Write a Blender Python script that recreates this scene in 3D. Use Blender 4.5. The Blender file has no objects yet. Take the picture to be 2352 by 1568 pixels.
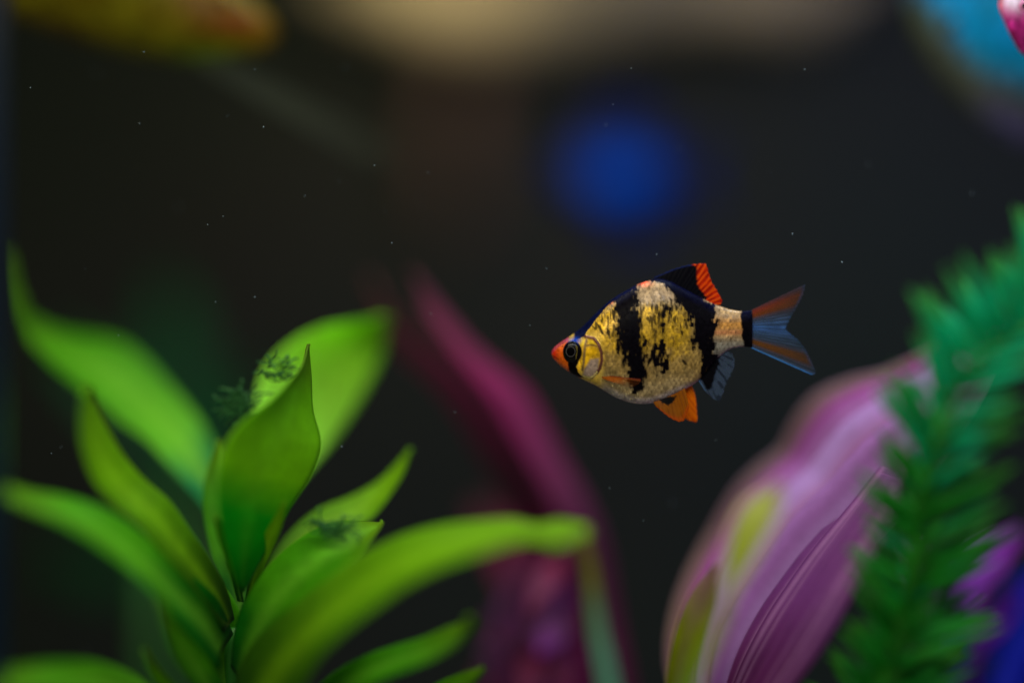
import bpy, math, random
import numpy as np
from mathutils import Vector, Matrix
random.seed(7); RNG = np.random.default_rng(7)
C = bpy.context.scene.collection
R = math.radians
ZC = 0.19                                   # camera height above the gravel (m)

# ------------------------------------------------------------------ camera, world, lights
scene = bpy.context.scene
cd = bpy.data.cameras.new('camera'); cam = bpy.data.objects.new('camera', cd); C.objects.link(cam)
cd.lens = 85; cd.sensor_width = 36; cd.clip_start = 0.01; cd.clip_end = 20
cam.location = (0, 0, ZC); cam.rotation_euler = (R(90), 0, 0)
cd.dof.use_dof = True; cd.dof.focus_distance = 0.497; cd.dof.aperture_fstop = 1.5
scene.camera = cam
w = bpy.data.worlds.new('World'); scene.world = w; w.use_nodes = True
w.node_tree.nodes['Background'].inputs[0].default_value = (0.55, 0.7, 1.0, 1)
w.node_tree.nodes['Background'].inputs[1].default_value = 0.04
scene.view_settings.view_transform = 'Standard'; scene.view_settings.look = 'None'
scene.view_settings.exposure = 0; scene.view_settings.gamma = 1
scene.cycles.transparent_max_bounces = 24

def area(name, loc, target, sx, sy, power, col):
    l = bpy.data.lights.new(name, 'AREA'); l.shape = 'RECTANGLE'; l.size = sx; l.size_y = sy
    l.energy = power; l.color = col
    o = bpy.data.objects.new(name, l); C.objects.link(o); o.location = loc
    o.rotation_euler = (Vector(target) - Vector(loc)).to_track_quat('-Z', 'Y').to_euler()
    return o
def spot(name, loc, target, power, col, ang, blend=1.0, rad=0.02):
    l = bpy.data.lights.new(name, 'SPOT'); l.energy = power; l.color = col; l.spot_size = R(ang)
    l.spot_blend = blend; l.shadow_soft_size = rad
    o = bpy.data.objects.new(name, l); C.objects.link(o); o.location = loc
    o.rotation_euler = (Vector(target) - Vector(loc)).to_track_quat('-Z', 'Y').to_euler()
    return o
# tank hood: a warm white strip to the left, a cool strip to the right; the two front lamps are added fill
area('hood_lamp_warm', (-0.10, 0.52, ZC + 0.30), (-0.08, 0.50, ZC), 0.26, 0.10, 0.85, (1.0, 0.93, 0.66))
area('hood_lamp_cool', (0.13, 0.52, ZC + 0.30), (0.10, 0.50, ZC), 0.20, 0.10, 0.95, (0.66, 0.80, 1.0))
area('front_fill_warm', (-0.08, 0.14, ZC + 0.24), (-0.02, 0.50, ZC - 0.02), 0.24, 0.08, 1.1, (1.0, 0.92, 0.70))
area('front_fill_cool', (0.13, 0.14, ZC + 0.24), (0.06, 0.50, ZC - 0.02), 0.20, 0.08, 0.75, (0.80, 0.88, 1.0))
# warm lamps washing the top of the rear panel
spot('rear_lamp_warm', (-0.030, 0.99, ZC + 0.17), (-0.030, 1.07, ZC + 0.145), 0.30, (1.0, 0.83, 0.52), 150, rad=0.03)
spot('rear_lamp_dim', (0.11, 0.99, ZC + 0.17), (0.11, 1.07, ZC + 0.145), 0.10, (1.0, 0.80, 0.52), 150, rad=0.04)
spot('rear_fill_blue', (0.22, 0.72, ZC + 0.26), (0.17, 1.10, ZC - 0.06), 3.6, (0.20, 0.26, 1.0), 90)  # unseen blue fill, added to tint the rear panel navy

# ------------------------------------------------------------------ helpers
def lin(r, g, b):
    f = lambda c: (c/255/12.92) if c/255 <= 0.04045 else ((c/255+0.055)/1.055)**2.4
    return (f(r), f(g), f(b))
def P(vx, vy, d):
    """a place at distance d in front of the lens, seen at (vx, vy) of a 2352 x 1568 view"""
    s = d*(36/85)/2352
    return np.stack([(np.asarray(vx, float)-1176)*s, np.asarray(d, float)+0*np.asarray(vx, float), ZC-(np.asarray(vy, float)-784)*s], -1)
def mesh_obj(name, V, F, mat, parent=None, attrs=None, smooth=True):
    me = bpy.data.meshes.new(name)
    me.from_pydata([tuple(map(float, v)) for v in V], [], [tuple(int(i) for i in f) for f in F])
    if smooth: me.polygons.foreach_set('use_smooth', [True]*len(me.polygons))
    for k, a in (attrs or {}).items():
        a = np.asarray(a, np.float32)
        if a.ndim == 1:
            at = me.attributes.new(k, 'FLOAT', 'POINT'); at.data.foreach_set('value', a)
        else:
            at = me.attributes.new(k, 'FLOAT_COLOR', 'POINT')
            at.data.foreach_set('color', np.concatenate([a, np.ones((len(a), 1), np.float32)], 1).ravel())
    me.materials.append(mat); me.update()
    o = bpy.data.objects.new(name, me); C.objects.link(o)
    if parent is not None: o.parent = parent; o.matrix_parent_inverse = Matrix.Translation(-Vector(parent.location))
    return o
def tag(o, label=None, cat=None, group=None, kind=None):
    for k, v in (('label', label), ('category', cat), ('group', group), ('kind', kind)):
        if v: o[k] = v
    return o
def empty(name, loc, label, cat, group=None):
    o = bpy.data.objects.new(name, None); C.objects.link(o); o.location = [float(q) for q in loc]; o.empty_display_size = 0.01
    return tag(o, label, cat, group)

# value noise for patterns
_T = RNG.random((256, 256))
def vnoise(x, y):
    x = np.asarray(x, float); y = np.asarray(y, float)
    xi = np.floor(x).astype(int); yi = np.floor(y).astype(int); fx = x-xi; fy = y-yi
    fx = fx*fx*(3-2*fx); fy = fy*fy*(3-2*fy)
    g = lambda a, b: _T[a % 256, b % 256]
    return (g(xi, yi)*(1-fx)+g(xi+1, yi)*fx)*(1-fy)+(g(xi, yi+1)*(1-fx)+g(xi+1, yi+1)*fx)*fy
def fbm(x, y, o=3):
    s = 0; a = 0.5
    for k in range(o): s = s+a*vnoise(x*2**k+17*k, y*2**k+31*k); a *= 0.5
    return s/(1-0.5**o)
def sstep(a, b, x):
    t = np.clip((x-a)/(b-a), 0, 1); return t*t*(3-2*t)
def poly_sd(pts, X, Y):
    """signed distance, positive inside"""
    p = np.array(pts, float); q = np.roll(p, -1, 0); d = np.full(X.shape, 1e9); ins = np.zeros(X.shape, bool)
    for (ax, ay), (bx, by) in zip(p, q):
        ex, ey = bx-ax, by-ay; t = np.clip(((X-ax)*ex+(Y-ay)*ey)/(ex*ex+ey*ey+1e-9), 0, 1)
        d = np.minimum(d, np.hypot(X-ax-t*ex, Y-ay-t*ey))
        c = ((ay > Y) != (by > Y)); xx = ax+(Y-ay)/((by-ay) if by != ay else 1e-9)*ex
        ins ^= c & (X < xx)
    return np.where(ins, d, -d)
def seg_d(pts, X, Y):
    p = np.array(pts, float); d = np.full(X.shape, 1e9)
    for (ax, ay), (bx, by) in zip(p[:-1], p[1:]):
        ex, ey = bx-ax, by-ay; t = np.clip(((X-ax)*ex+(Y-ay)*ey)/(ex*ex+ey*ey+1e-9), 0, 1)
        d = np.minimum(d, np.hypot(X-ax-t*ex, Y-ay-t*ey))
    return d
def curve(pts, n):
    """Catmull-Rom through the points, resampled evenly by length"""
    p = np.array(pts, float); p = np.vstack([2*p[0]-p[1], p, 2*p[-1]-p[-2]]); out = []
    for i in range(1, len(p)-2):
        t = np.linspace(0, 1, 14, endpoint=False)[:, None]
        out.append(0.5*((2*p[i])+(p[i+1]-p[i-1])*t+(2*p[i-1]-5*p[i]+4*p[i+1]-p[i+2])*t*t+(3*p[i]-p[i-1]-3*p[i+1]+p[i+2])*t**3))
    out = np.vstack(out+[p[-2:-1]])
    s = np.r_[0, np.cumsum(np.linalg.norm(np.diff(out, axis=0), axis=1))]; s /= s[-1]
    u = np.linspace(0, 1, n)
    return np.stack([np.interp(u, s, out[:, k]) for k in range(out.shape[1])], 1)
def shell(A, thick, edge=0.25):
    """closed double-sided sheet from a grid A[nu, nv, 3] (lens-shaped section)"""
    nu, nv = A.shape[:2]
    du = np.gradient(A, axis=0); dv = np.gradient(A, axis=1); n = np.cross(du, dv)
    n /= np.linalg.norm(n, axis=2, keepdims=True)+1e-12
    # tips where the grid collapses borrow the neighbouring normal
    n[0] = n[1]; n[-1] = n[-2]
    v = np.linspace(-1, 1, nv); prof = edge+(1-edge)*np.sqrt(np.clip(1-v*v, 0, 1))
    off = n*(thick/2*prof)[None, :, None]
    V = np.concatenate([(A+off).reshape(-1, 3), (A-off).reshape(-1, 3)]); N = nu*nv; F = []
    i = np.arange(nu-1)[:, None]*nv+np.arange(nv-1)[None]; i = i.ravel()
    F += list(np.stack([i, i+nv, i+nv+1, i+1], 1)); F += list(np.stack([i+N, i+1+N, i+nv+1+N, i+nv+N], 1))
    for k in range(nu-1):
        a, b = k*nv, (k+1)*nv; F.append((a, a+N, b+N, b)); a += nv-1; b += nv-1; F.append((a, b, b+N, a+N))
    for k in range(nv-1):
        F.append((k, k+1, k+1+N, k+N)); a = (nu-1)*nv+k; F.append((a, a+N, a+1+N, a+1))
    return V, F
def tube(pts, rad, n=8):
    p = np.array(pts, float); t = np.gradient(p, axis=0); t /= np.linalg.norm(t, axis=1, keepdims=True)+1e-12
    r = np.broadcast_to(np.asarray(rad, float), (len(p),)); ref = np.array([0.31, 0.9, 0.2]); V = []; F = []
    for k in range(len(p)):
        a = np.cross(t[k], ref); a /= np.linalg.norm(a)+1e-12; b = np.cross(t[k], a)
        for j in range(n):
            th = 2*math.pi*j/n; V.append(p[k]+r[k]*(math.cos(th)*a+math.sin(th)*b))
    for k in range(len(p)-1):
        for j in range(n):
            F.append((k*n+j, k*n+(j+1) % n, (k+1)*n+(j+1) % n, (k+1)*n+j))
    F.append(tuple(range(n))[::-1]); F.append(tuple((len(p)-1)*n+j for j in range(n)))
    return V, F

# ------------------------------------------------------------------ materials
def nm(name):
    m = bpy.data.materials.new(name); m.use_nodes = True; nt = m.node_tree
    return m, nt, nt.nodes, nt.links, nt.nodes['Principled BSDF'], nt.nodes['Material Output']
def mixc(N, L, fac, a, b, blend='MIX'):
    m = N.new('ShaderNodeMix'); m.data_type = 'RGBA'; m.blend_type = blend
    for sock, v in ((m.inputs[0], fac), (m.inputs[6], a), (m.inputs[7], b)):
        if hasattr(v, 'is_output'): L.new(v, sock)
        elif isinstance(v, (int, float)): sock.default_value = v
        else: sock.default_value = (*v, 1)
    return m.outputs[2]
def noise(N, L, scale, detail=4, rough=0.6, vec=None):
    n = N.new('ShaderNodeTexNoise'); n.inputs['Scale'].default_value = scale; n.inputs['Detail'].default_value = detail
    n.inputs['Roughness'].default_value = rough
    if vec is None:
        tc = N.new('ShaderNodeTexCoord'); vec = tc.outputs['Object']
    L.new(vec, n.inputs['Vector']); return n.outputs['Fac']
def math_(N, L, op, a, b=None, c=None):
    m = N.new('ShaderNodeMath'); m.operation = op
    for k, v in enumerate((a, b, c)):
        if v is None: continue
        if hasattr(v, 'is_output'): L.new(v, m.inputs[k])
        else: m.inputs[k].default_value = v
    return m.outputs[0]
def attr(N, name, out='Fac'):
    a = N.new('ShaderNodeAttribute'); a.attribute_name = name; return a.outputs[out]
def ramp(N, L, fac, stops):
    r = N.new('ShaderNodeValToRGB'); L.new(fac, r.inputs[0]); e = r.color_ramp.elements
    while len(e) < len(stops): e.new(0.5)
    for k, (p, c) in enumerate(stops): e[k].position = p; e[k].color = (*c, 1)
    return r.outputs[0]
def leaf_mat(name, stops, vein, nveins=5, trans=0.45, rough=0.5, mottle=0.35, veinamt=0.4, spec=0.12, across=None, amix=0.8, vpow=5.0):
    """soft plastic leaf: colour along its length, in places with painted shade, paler or darker veins, some light passing through"""
    m, nt, N, L, B, O = nm(name)
    lt = attr(N, 'lt'); lv = attr(N, 'lv')
    nz = noise(N, L, 90, 3)
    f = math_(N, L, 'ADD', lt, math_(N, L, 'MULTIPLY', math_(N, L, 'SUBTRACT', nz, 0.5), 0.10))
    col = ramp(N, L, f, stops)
    if across:
        w2 = noise(N, L, 40, 2)
        fa = math_(N, L, 'ADD', math_(N, L, 'MULTIPLY_ADD', lv, 0.5, 0.5), math_(N, L, 'MULTIPLY', math_(N, L, 'SUBTRACT', w2, 0.5), 0.10))
        col = mixc(N, L, amix, col, ramp(N, L, fa, across))
    wv = math_(N, L, 'COSINE', math_(N, L, 'MULTIPLY', lv, math.pi*nveins))
    wv = math_(N, L, 'POWER', math_(N, L, 'MULTIPLY_ADD', wv, 0.5, 0.5), vpow)
    col = mixc(N, L, math_(N, L, 'MULTIPLY', wv, veinamt), col, vein)
    n2 = noise(N, L, 260, 5, 0.65)
    dark = math_(N, L, 'MULTIPLY_ADD', n2, mottle*2, 1-mottle)
    col = mixc(N, L, 1.0, col, dark, 'MULTIPLY')
    L.new(col, B.inputs['Base Color']); B.inputs['Roughness'].default_value = rough
    B.inputs['Specular IOR Level'].default_value = spec
    bp = N.new('ShaderNodeBump'); bp.inputs['Strength'].default_value = 0.25; bp.inputs['Distance'].default_value = 0.0004
    L.new(math_(N, L, 'ADD', wv, n2), bp.inputs['Height']); L.new(bp.outputs[0], B.inputs['Normal'])
    t = N.new('ShaderNodeBsdfTranslucent'); L.new(col, t.inputs[0])
    mx = N.new('ShaderNodeMixShader'); mx.inputs[0].default_value = trans
    L.new(B.outputs[0], mx.inputs[1]); L.new(t.outputs[0], mx.inputs[2]); L.new(mx.outputs[0], O.inputs[0])
    return m
def plain(name, col, col2=None, scale=60, rough=0.5, spec=0.4, bump=0.0):
    m, nt, N, L, B, O = nm(name); n = noise(N, L, scale)
    L.new(mixc(N, L, n, col, col2 or tuple(c*0.6 for c in col)), B.inputs['Base Color'])
    B.inputs['Roughness'].default_value = rough; B.inputs['Specular IOR Level'].default_value = spec
    if bump:
        bp = N.new('ShaderNodeBump'); bp.inputs['Strength'].default_value = bump; bp.inputs['Distance'].default_value = 0.002
        L.new(n, bp.inputs['Height']); L.new(bp.outputs[0], B.inputs['Normal'])
    return m
def skin_mat(name, scale_size, spec=0.28, rough=0.38, bumpd=0.00006, var=0.35):
    """fish skin: pattern from the body's markings and painted highlights, fine overlapping scales as relief and glint"""
    m, nt, N, L, B, O = nm(name); col = attr(N, 'col', 'Color')
    tc = N.new('ShaderNodeTexCoord'); mp = N.new('ShaderNodeMapping'); mp.inputs['Scale'].default_value = (1/scale_size, 0.3/scale_size, 0.8/scale_size)
    L.new(tc.outputs['Object'], mp.inputs[0])
    vo = N.new('ShaderNodeTexVoronoi'); vo.inputs['Scale'].default_value = 1.0; vo.inputs['Randomness'].default_value = 0.75
    L.new(mp.outputs[0], vo.inputs['Vector'])
    sep = N.new('ShaderNodeSeparateColor'); L.new(vo.outputs['Color'], sep.inputs[0])
    k = math_(N, L, 'MULTIPLY_ADD', sep.outputs[0], var*2, 1-var)
    k2 = math_(N, L, 'MULTIPLY_ADD', noise(N, L, 900, 4, 0.7), 0.5, 0.75)
    c = mixc(N, L, 1.0, mixc(N, L, 1.0, col, k, 'MULTIPLY'), k2, 'MULTIPLY')
    L.new(c, B.inputs['Base Color'])
    sh = attr(N, 'shine')
    L.new(math_(N, L, 'MULTIPLY', sh, 0.55), B.inputs['Metallic'])
    L.new(math_(N, L, 'MULTIPLY_ADD', sep.outputs[1], 0.25, rough-0.1), B.inputs['Roughness'])
    gl_ = attr(N, 'gloss'); L.new(math_(N, L, 'MULTIPLY', gl_, spec), B.inputs['Specular IOR Level'])
    bp = N.new('ShaderNodeBump'); L.new(math_(N, L, 'MULTIPLY', gl_, 0.35), bp.inputs['Strength']); bp.inputs['Distance'].default_value = bumpd
    L.new(vo.outputs['Distance'], bp.inputs['Height']); bp.invert = True; L.new(bp.outputs[0], B.inputs['Normal'])
    return m
def fin_mat(name):
    m, nt, N, L, B, O = nm(name); col = attr(N, 'col', 'Color'); al = attr(N, 'alpha')
    n = noise(N, L, 700, 3)
    L.new(mixc(N, L, 1.0, col, math_(N, L, 'MULTIPLY_ADD', n, 0.7, 0.65), 'MULTIPLY'), B.inputs['Base Color'])
    B.inputs['Roughness'].default_value = 0.45; B.inputs['Specular IOR Level'].default_value = 0.08
    t = N.new('ShaderNodeBsdfTranslucent'); L.new(col, t.inputs[0])
    mx = N.new('ShaderNodeMixShader'); mx.inputs[0].default_value = 0.5
    L.new(B.outputs[0], mx.inputs[1]); L.new(t.outputs[0], mx.inputs[2])
    tr = N.new('ShaderNodeBsdfTransparent'); m2 = N.new('ShaderNodeMixShader')
    L.new(al, m2.inputs[0]); L.new(tr.outputs[0], m2.inputs[1]); L.new(mx.outputs[0], m2.inputs[2]); L.new(m2.outputs[0], O.inputs[0])
    return m

# ------------------------------------------------------------------ the tank
def panel_mat():
    m, nt, N, L, B, O = nm('dark_backing')
    n1 = noise(N, L, 5.0, 3, 0.5); n2 = noise(N, L, 14, 4, 0.6)
    c = mixc(N, L, n1, (0.027, 0.018, 0.011), (0.011, 0.029, 0.014)); c = mixc(N, L, math_(N, L, 'MULTIPLY', n2, 0.5), c, (0.016, 0.017, 0.017))
    L.new(c, B.inputs['Base Color']); B.inputs['Roughness'].default_value = 0.8; B.inputs['Specular IOR Level'].default_value = 0.1
    return m
def box(x0, x1, y0, y1, z0, z1):
    V = [(x, y, z) for x in (x0, x1) for y in (y0, y1) for z in (z0, z1)]
    F = [(0, 1, 3, 2), (4, 6, 7, 5), (0, 4, 5, 1), (2, 3, 7, 6), (0, 2, 6, 4), (1, 5, 7, 3)]
    return V, F
tank = empty('aquarium', (0, 0.75, 0), 'dark backed fish tank with a bluish glass corner at the left edge', 'aquarium')
PM = panel_mat()
mesh_obj('rear_panel', *box(-0.75, 0.75, 1.10, 1.106, 0.0, 0.75), PM, tank, smooth=False)
glassm = plain('blue_glass_edge', (0.002, 0.009, 0.02), (0.001, 0.006, 0.014), 40, 0.3)
a0 = P(-70, 0, 0.44)[0]; a1 = P(8, 0, 0.44)[0]
mesh_obj('glass_corner', *box(a0, a1, 0.437, 0.443, 0.0, 0.5), glassm, tank, smooth=False)
g = 90; xs = np.linspace(-0.75, 0.75, g); ys = np.linspace(0.2, 1.10, g); X, Y = np.meshgrid(xs, ys, indexing='ij')
Z = 0.012*fbm(X*14, Y*14)-0.006; i = (np.arange(g-1)[:, None]*g+np.arange(g-1)[None]).ravel()
tag(mesh_obj('gravel', np.stack([X, Y, Z], -1).reshape(-1, 3), np.stack([i, i+g, i+g+1, i+1], 1),
    plain('pale_gravel', (0.18, 0.16, 0.13), (0.42, 0.39, 0.34), 260, 0.8, bump=0.8)), kind='structure')

# tan driftwood floating along the back, a thin branch hanging from it
m_wd = plain('tan_driftwood', (0.36, 0.31, 0.17), (0.22, 0.18, 0.10), 26, 0.8, bump=0.5)
m_br = plain('brown_branch', (0.10, 0.05, 0.025), (0.05, 0.027, 0.014), 30, 0.8)
dw = empty('driftwood', P(1300, -40, 1.06), 'tan driftwood floating along the top at the back, warmly lit and blurred', 'driftwood')
ux = np.linspace(0, 1, 70); bx = 720+1250*ux; zb_ = 62-45*np.cos(ux*9.0)*0.6+40*(fbm(ux*9, ux*0+2)-0.5)*2-70*np.abs(2*ux-0.95)**3
zt_ = -150+40*(fbm(ux*7, ux*0+9)-0.5); sc_ = 1.06*(36/85)/2352; VV = []; nn = 20
rr_ = (zb_-zt_)/2*np.clip(np.minimum(ux, 1-ux)*14, 0.05, 1)**0.5; mid_ = P(bx, (zb_+zt_)/2, 1.06)
for k in range(70):
    for j in range(nn):
        th = 2*math.pi*j/nn; q_ = 1+0.12*(fbm(np.array([ux[k]*20]), np.array([th*2]))[0]-0.5)
        VV.append((mid_[k][0], 1.06+0.025*math.cos(th)*q_, mid_[k][2]+rr_[k]*sc_*math.sin(th)*q_))
FF = [(k*nn+j, k*nn+(j+1) % nn, (k+1)*nn+(j+1) % nn, (k+1)*nn+j) for k in range(69) for j in range(nn)]+[tuple(range(nn))[::-1], tuple(69*nn+j for j in range(nn))]
mesh_obj('trunk', VV, FF, m_wd, dw)
bpts = curve([(*P(x, y, 1.075),) for x, y in ((1085, 40), (1070, 180), (1035, 320), (1060, 430), (1030, 520))], 30)
V, F = tube(bpts, np.linspace(0.011, 0.007, 30)*(1+0.3*(fbm(np.linspace(0, 6, 30), np.zeros(30))-0.5)), 10); mesh_obj('branch', V, F, m_br, dw)

# ------------------------------------------------------------------ leaves
def leaf(name, mat, parent, A, B, thick=0.0007, fold=0.15, ridges=0, ramp_amp=0.0, nu=44, nv=17, d=None, cup=0.0, label=None, roll=0.0):
    """blade between its two long edges, each a list (vx, vy, depth) from tip to base; folded along the midrib"""
    ca = curve(A, nu); cb = curve(B, nu)
    v = np.linspace(-1, 1, nv)
    ea = P(ca[:, 0], ca[:, 1], ca[:, 2]); eb = P(cb[:, 0], cb[:, 1], cb[:, 2])
    W = np.linalg.norm(ea-eb, axis=1)/2
    t = (v[None, :, None]+1)/2; G = ea[:, None]*(1-t)+eb[:, None]*t
    du = np.gradient(G, axis=0); dv = np.gradient(G, axis=1); n = np.cross(dv, du); n /= np.linalg.norm(n, axis=2, keepdims=True)+1e-12
    n = np.where((n[..., 1:2] > 0), -n, n)      # towards the viewer
    prof = -fold*(1-np.abs(v)**1.3)+cup*(1-v*v)
    if roll: prof = prof-roll*np.clip(v-0.45, 0, 1)**2/0.3
    if ridges: prof = prof+ramp_amp*np.cos(v*math.pi*ridges)
    G = G+n*(W[:, None]*prof[None])[..., None]
    V, F = shell(G, thick)
    LT = np.repeat(np.linspace(1, 0, nu)[:, None], nv, 1).ravel(); LV = np.repeat(v[None], nu, 0).ravel()
    o = mesh_obj(name, V, F, mat, parent, {'lt': np.r_[LT, LT], 'lv': np.r_[LV, LV]})
    if label: o['label'] = label
    return o
def E(pts, d0, d1, dm=None):
    """give an edge (vx, vy) its depth from tip (d0) to base (d1), optionally bowing through dm"""
    n = len(pts); out = []
    for k, (x, y) in enumerate(pts):
        t = k/(n-1); d = d0*(1-t)+d1*t
        if dm is not None: d += (dm-(d0+d1)/2)*4*t*(1-t)
        out.append((x, y, d))
    return out
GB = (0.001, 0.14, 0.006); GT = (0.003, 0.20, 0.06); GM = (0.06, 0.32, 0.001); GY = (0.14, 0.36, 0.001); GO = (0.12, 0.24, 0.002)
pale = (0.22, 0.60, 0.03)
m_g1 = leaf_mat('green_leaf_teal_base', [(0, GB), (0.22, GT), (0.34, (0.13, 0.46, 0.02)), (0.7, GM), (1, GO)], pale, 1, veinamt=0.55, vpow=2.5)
m_g2 = leaf_mat('green_leaf', [(0, (0.002, 0.07, 0.003)), (0.24, (0.006, 0.14, 0.004)), (0.42, (0.07, 0.34, 0.004)), (0.7, GM), (1, GO)], pale, 1, veinamt=0.40, vpow=3)  # dark base: shade between the crowded leaves, put into the colour
m_g3 = leaf_mat('yellow_green_leaf', [(0, (0.012, 0.07, 0.003)), (0.2, (0.04, 0.14, 0.004)), (0.42, (0.10, 0.29, 0.003)), (0.65, GY), (1, (0.16, 0.36, 0.006))], (0.30, 0.62, 0.01), 1, veinamt=0.40, vpow=3)  # base darkened likewise for shade among the leaves
m_g4 = leaf_mat('shaded_base_leaf', [(0, (0.001, 0.16, 0.004)), (0.30, (0.004, 0.32, 0.006)), (0.46, (0.17, 0.47, 0.002)), (0.8, (0.13, 0.40, 0.003)), (1, (0.07, 0.12, 0.003))], pale, 1, veinamt=0.1)  # deep green base is the shadow of a leaf above, painted in
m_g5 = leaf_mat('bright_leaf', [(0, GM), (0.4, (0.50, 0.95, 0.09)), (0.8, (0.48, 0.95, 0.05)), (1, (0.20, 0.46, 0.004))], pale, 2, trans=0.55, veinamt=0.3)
m_g6 = leaf_mat('dark_leaf', [(0, (0.003, 0.06, 0.016)), (1, (0.006, 0.09, 0.022))], (0.006, 0.10, 0.03), 2, trans=0.3)
m_stem = plain('green_stem', (0.01, 0.12, 0.01), (0.03, 0.2, 0.01), 80, 0.45)

gp = empty('broad_leaf_plant', [*P(545, 1400, 0.50)[:2], 0], 'bright green plastic plant with long pointed leaves at lower left', 'plant')
base = P(545, 1380, 0.50)
V, F = tube([P(546, 1440, 0.50), P(548, 1500, 0.50), P(555, 1800, 0.502), np.array([*P(545, 1400, 0.50)[:2], 0.0])], [0.0028, 0.003, 0.003, 0.0035], 10)
mesh_obj('stem', V, F, m_stem, gp)
lf = lambda mat, A, B, d, **k: leaf('leaf', mat, gp, E(A, *d[0]), E(B, *d[1]), **k)
# long leaf up to the left edge
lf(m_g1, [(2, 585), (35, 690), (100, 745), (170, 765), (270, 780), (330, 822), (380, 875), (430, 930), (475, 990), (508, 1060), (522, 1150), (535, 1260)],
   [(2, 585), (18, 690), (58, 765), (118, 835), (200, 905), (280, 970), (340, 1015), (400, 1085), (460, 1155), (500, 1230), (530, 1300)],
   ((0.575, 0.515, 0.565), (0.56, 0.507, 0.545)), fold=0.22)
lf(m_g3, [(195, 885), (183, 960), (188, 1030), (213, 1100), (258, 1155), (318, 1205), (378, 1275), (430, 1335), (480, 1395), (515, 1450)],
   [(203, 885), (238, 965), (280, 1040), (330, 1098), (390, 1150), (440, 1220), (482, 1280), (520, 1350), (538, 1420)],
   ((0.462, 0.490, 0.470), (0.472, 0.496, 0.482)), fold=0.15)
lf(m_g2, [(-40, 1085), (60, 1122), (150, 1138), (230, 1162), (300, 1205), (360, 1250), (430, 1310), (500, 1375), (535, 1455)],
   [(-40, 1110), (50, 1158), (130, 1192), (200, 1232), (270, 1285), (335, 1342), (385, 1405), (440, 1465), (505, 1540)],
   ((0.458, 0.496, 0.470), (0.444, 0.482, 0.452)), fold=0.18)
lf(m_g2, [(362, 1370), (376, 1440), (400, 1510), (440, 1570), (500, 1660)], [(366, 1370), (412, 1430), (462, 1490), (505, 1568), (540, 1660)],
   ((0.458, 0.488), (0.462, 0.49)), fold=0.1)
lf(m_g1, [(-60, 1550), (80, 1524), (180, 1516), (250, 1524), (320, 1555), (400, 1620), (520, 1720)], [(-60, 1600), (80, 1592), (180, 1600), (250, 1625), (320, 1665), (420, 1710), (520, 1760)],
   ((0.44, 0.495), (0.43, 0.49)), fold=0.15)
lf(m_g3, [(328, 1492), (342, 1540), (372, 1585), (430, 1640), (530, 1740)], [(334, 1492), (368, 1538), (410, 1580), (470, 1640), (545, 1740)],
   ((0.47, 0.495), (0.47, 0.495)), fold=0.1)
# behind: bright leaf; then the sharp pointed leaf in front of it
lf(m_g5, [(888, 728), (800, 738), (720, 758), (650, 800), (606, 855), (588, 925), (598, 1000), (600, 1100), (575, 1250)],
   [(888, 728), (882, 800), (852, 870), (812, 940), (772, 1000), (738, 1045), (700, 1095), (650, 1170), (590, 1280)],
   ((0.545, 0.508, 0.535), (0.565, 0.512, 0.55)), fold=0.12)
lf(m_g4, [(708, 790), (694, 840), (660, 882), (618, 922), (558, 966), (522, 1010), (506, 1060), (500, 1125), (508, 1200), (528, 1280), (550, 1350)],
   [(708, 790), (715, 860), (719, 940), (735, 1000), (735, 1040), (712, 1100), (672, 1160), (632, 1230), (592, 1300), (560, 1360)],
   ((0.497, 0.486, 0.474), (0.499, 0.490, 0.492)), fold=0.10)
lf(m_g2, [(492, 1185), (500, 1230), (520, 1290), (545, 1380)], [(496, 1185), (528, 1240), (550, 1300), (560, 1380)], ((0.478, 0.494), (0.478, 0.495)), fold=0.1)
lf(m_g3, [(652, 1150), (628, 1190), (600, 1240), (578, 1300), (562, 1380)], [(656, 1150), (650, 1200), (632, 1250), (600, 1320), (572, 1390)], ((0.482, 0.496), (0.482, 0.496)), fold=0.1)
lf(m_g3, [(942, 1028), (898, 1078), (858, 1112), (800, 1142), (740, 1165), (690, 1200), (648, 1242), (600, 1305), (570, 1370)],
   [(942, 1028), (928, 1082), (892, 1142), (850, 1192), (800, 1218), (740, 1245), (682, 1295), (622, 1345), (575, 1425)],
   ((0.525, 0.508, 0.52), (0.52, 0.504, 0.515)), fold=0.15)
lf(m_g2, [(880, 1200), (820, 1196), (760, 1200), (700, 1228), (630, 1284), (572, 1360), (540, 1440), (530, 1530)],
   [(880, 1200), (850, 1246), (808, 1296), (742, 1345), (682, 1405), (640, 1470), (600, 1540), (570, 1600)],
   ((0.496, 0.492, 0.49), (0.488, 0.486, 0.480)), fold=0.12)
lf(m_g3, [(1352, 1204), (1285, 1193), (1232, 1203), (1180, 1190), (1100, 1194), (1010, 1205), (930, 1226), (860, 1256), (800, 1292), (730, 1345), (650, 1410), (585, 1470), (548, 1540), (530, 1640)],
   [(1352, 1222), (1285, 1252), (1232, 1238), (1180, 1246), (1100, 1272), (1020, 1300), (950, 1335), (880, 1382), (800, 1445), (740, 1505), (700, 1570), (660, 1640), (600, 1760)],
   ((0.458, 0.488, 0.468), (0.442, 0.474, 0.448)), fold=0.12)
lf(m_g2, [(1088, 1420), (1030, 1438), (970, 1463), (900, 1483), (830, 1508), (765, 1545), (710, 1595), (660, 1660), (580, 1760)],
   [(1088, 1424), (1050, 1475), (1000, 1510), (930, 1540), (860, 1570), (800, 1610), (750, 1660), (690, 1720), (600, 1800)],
   ((0.472, 0.492), (0.455, 0.486)), fold=0.15)
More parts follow.
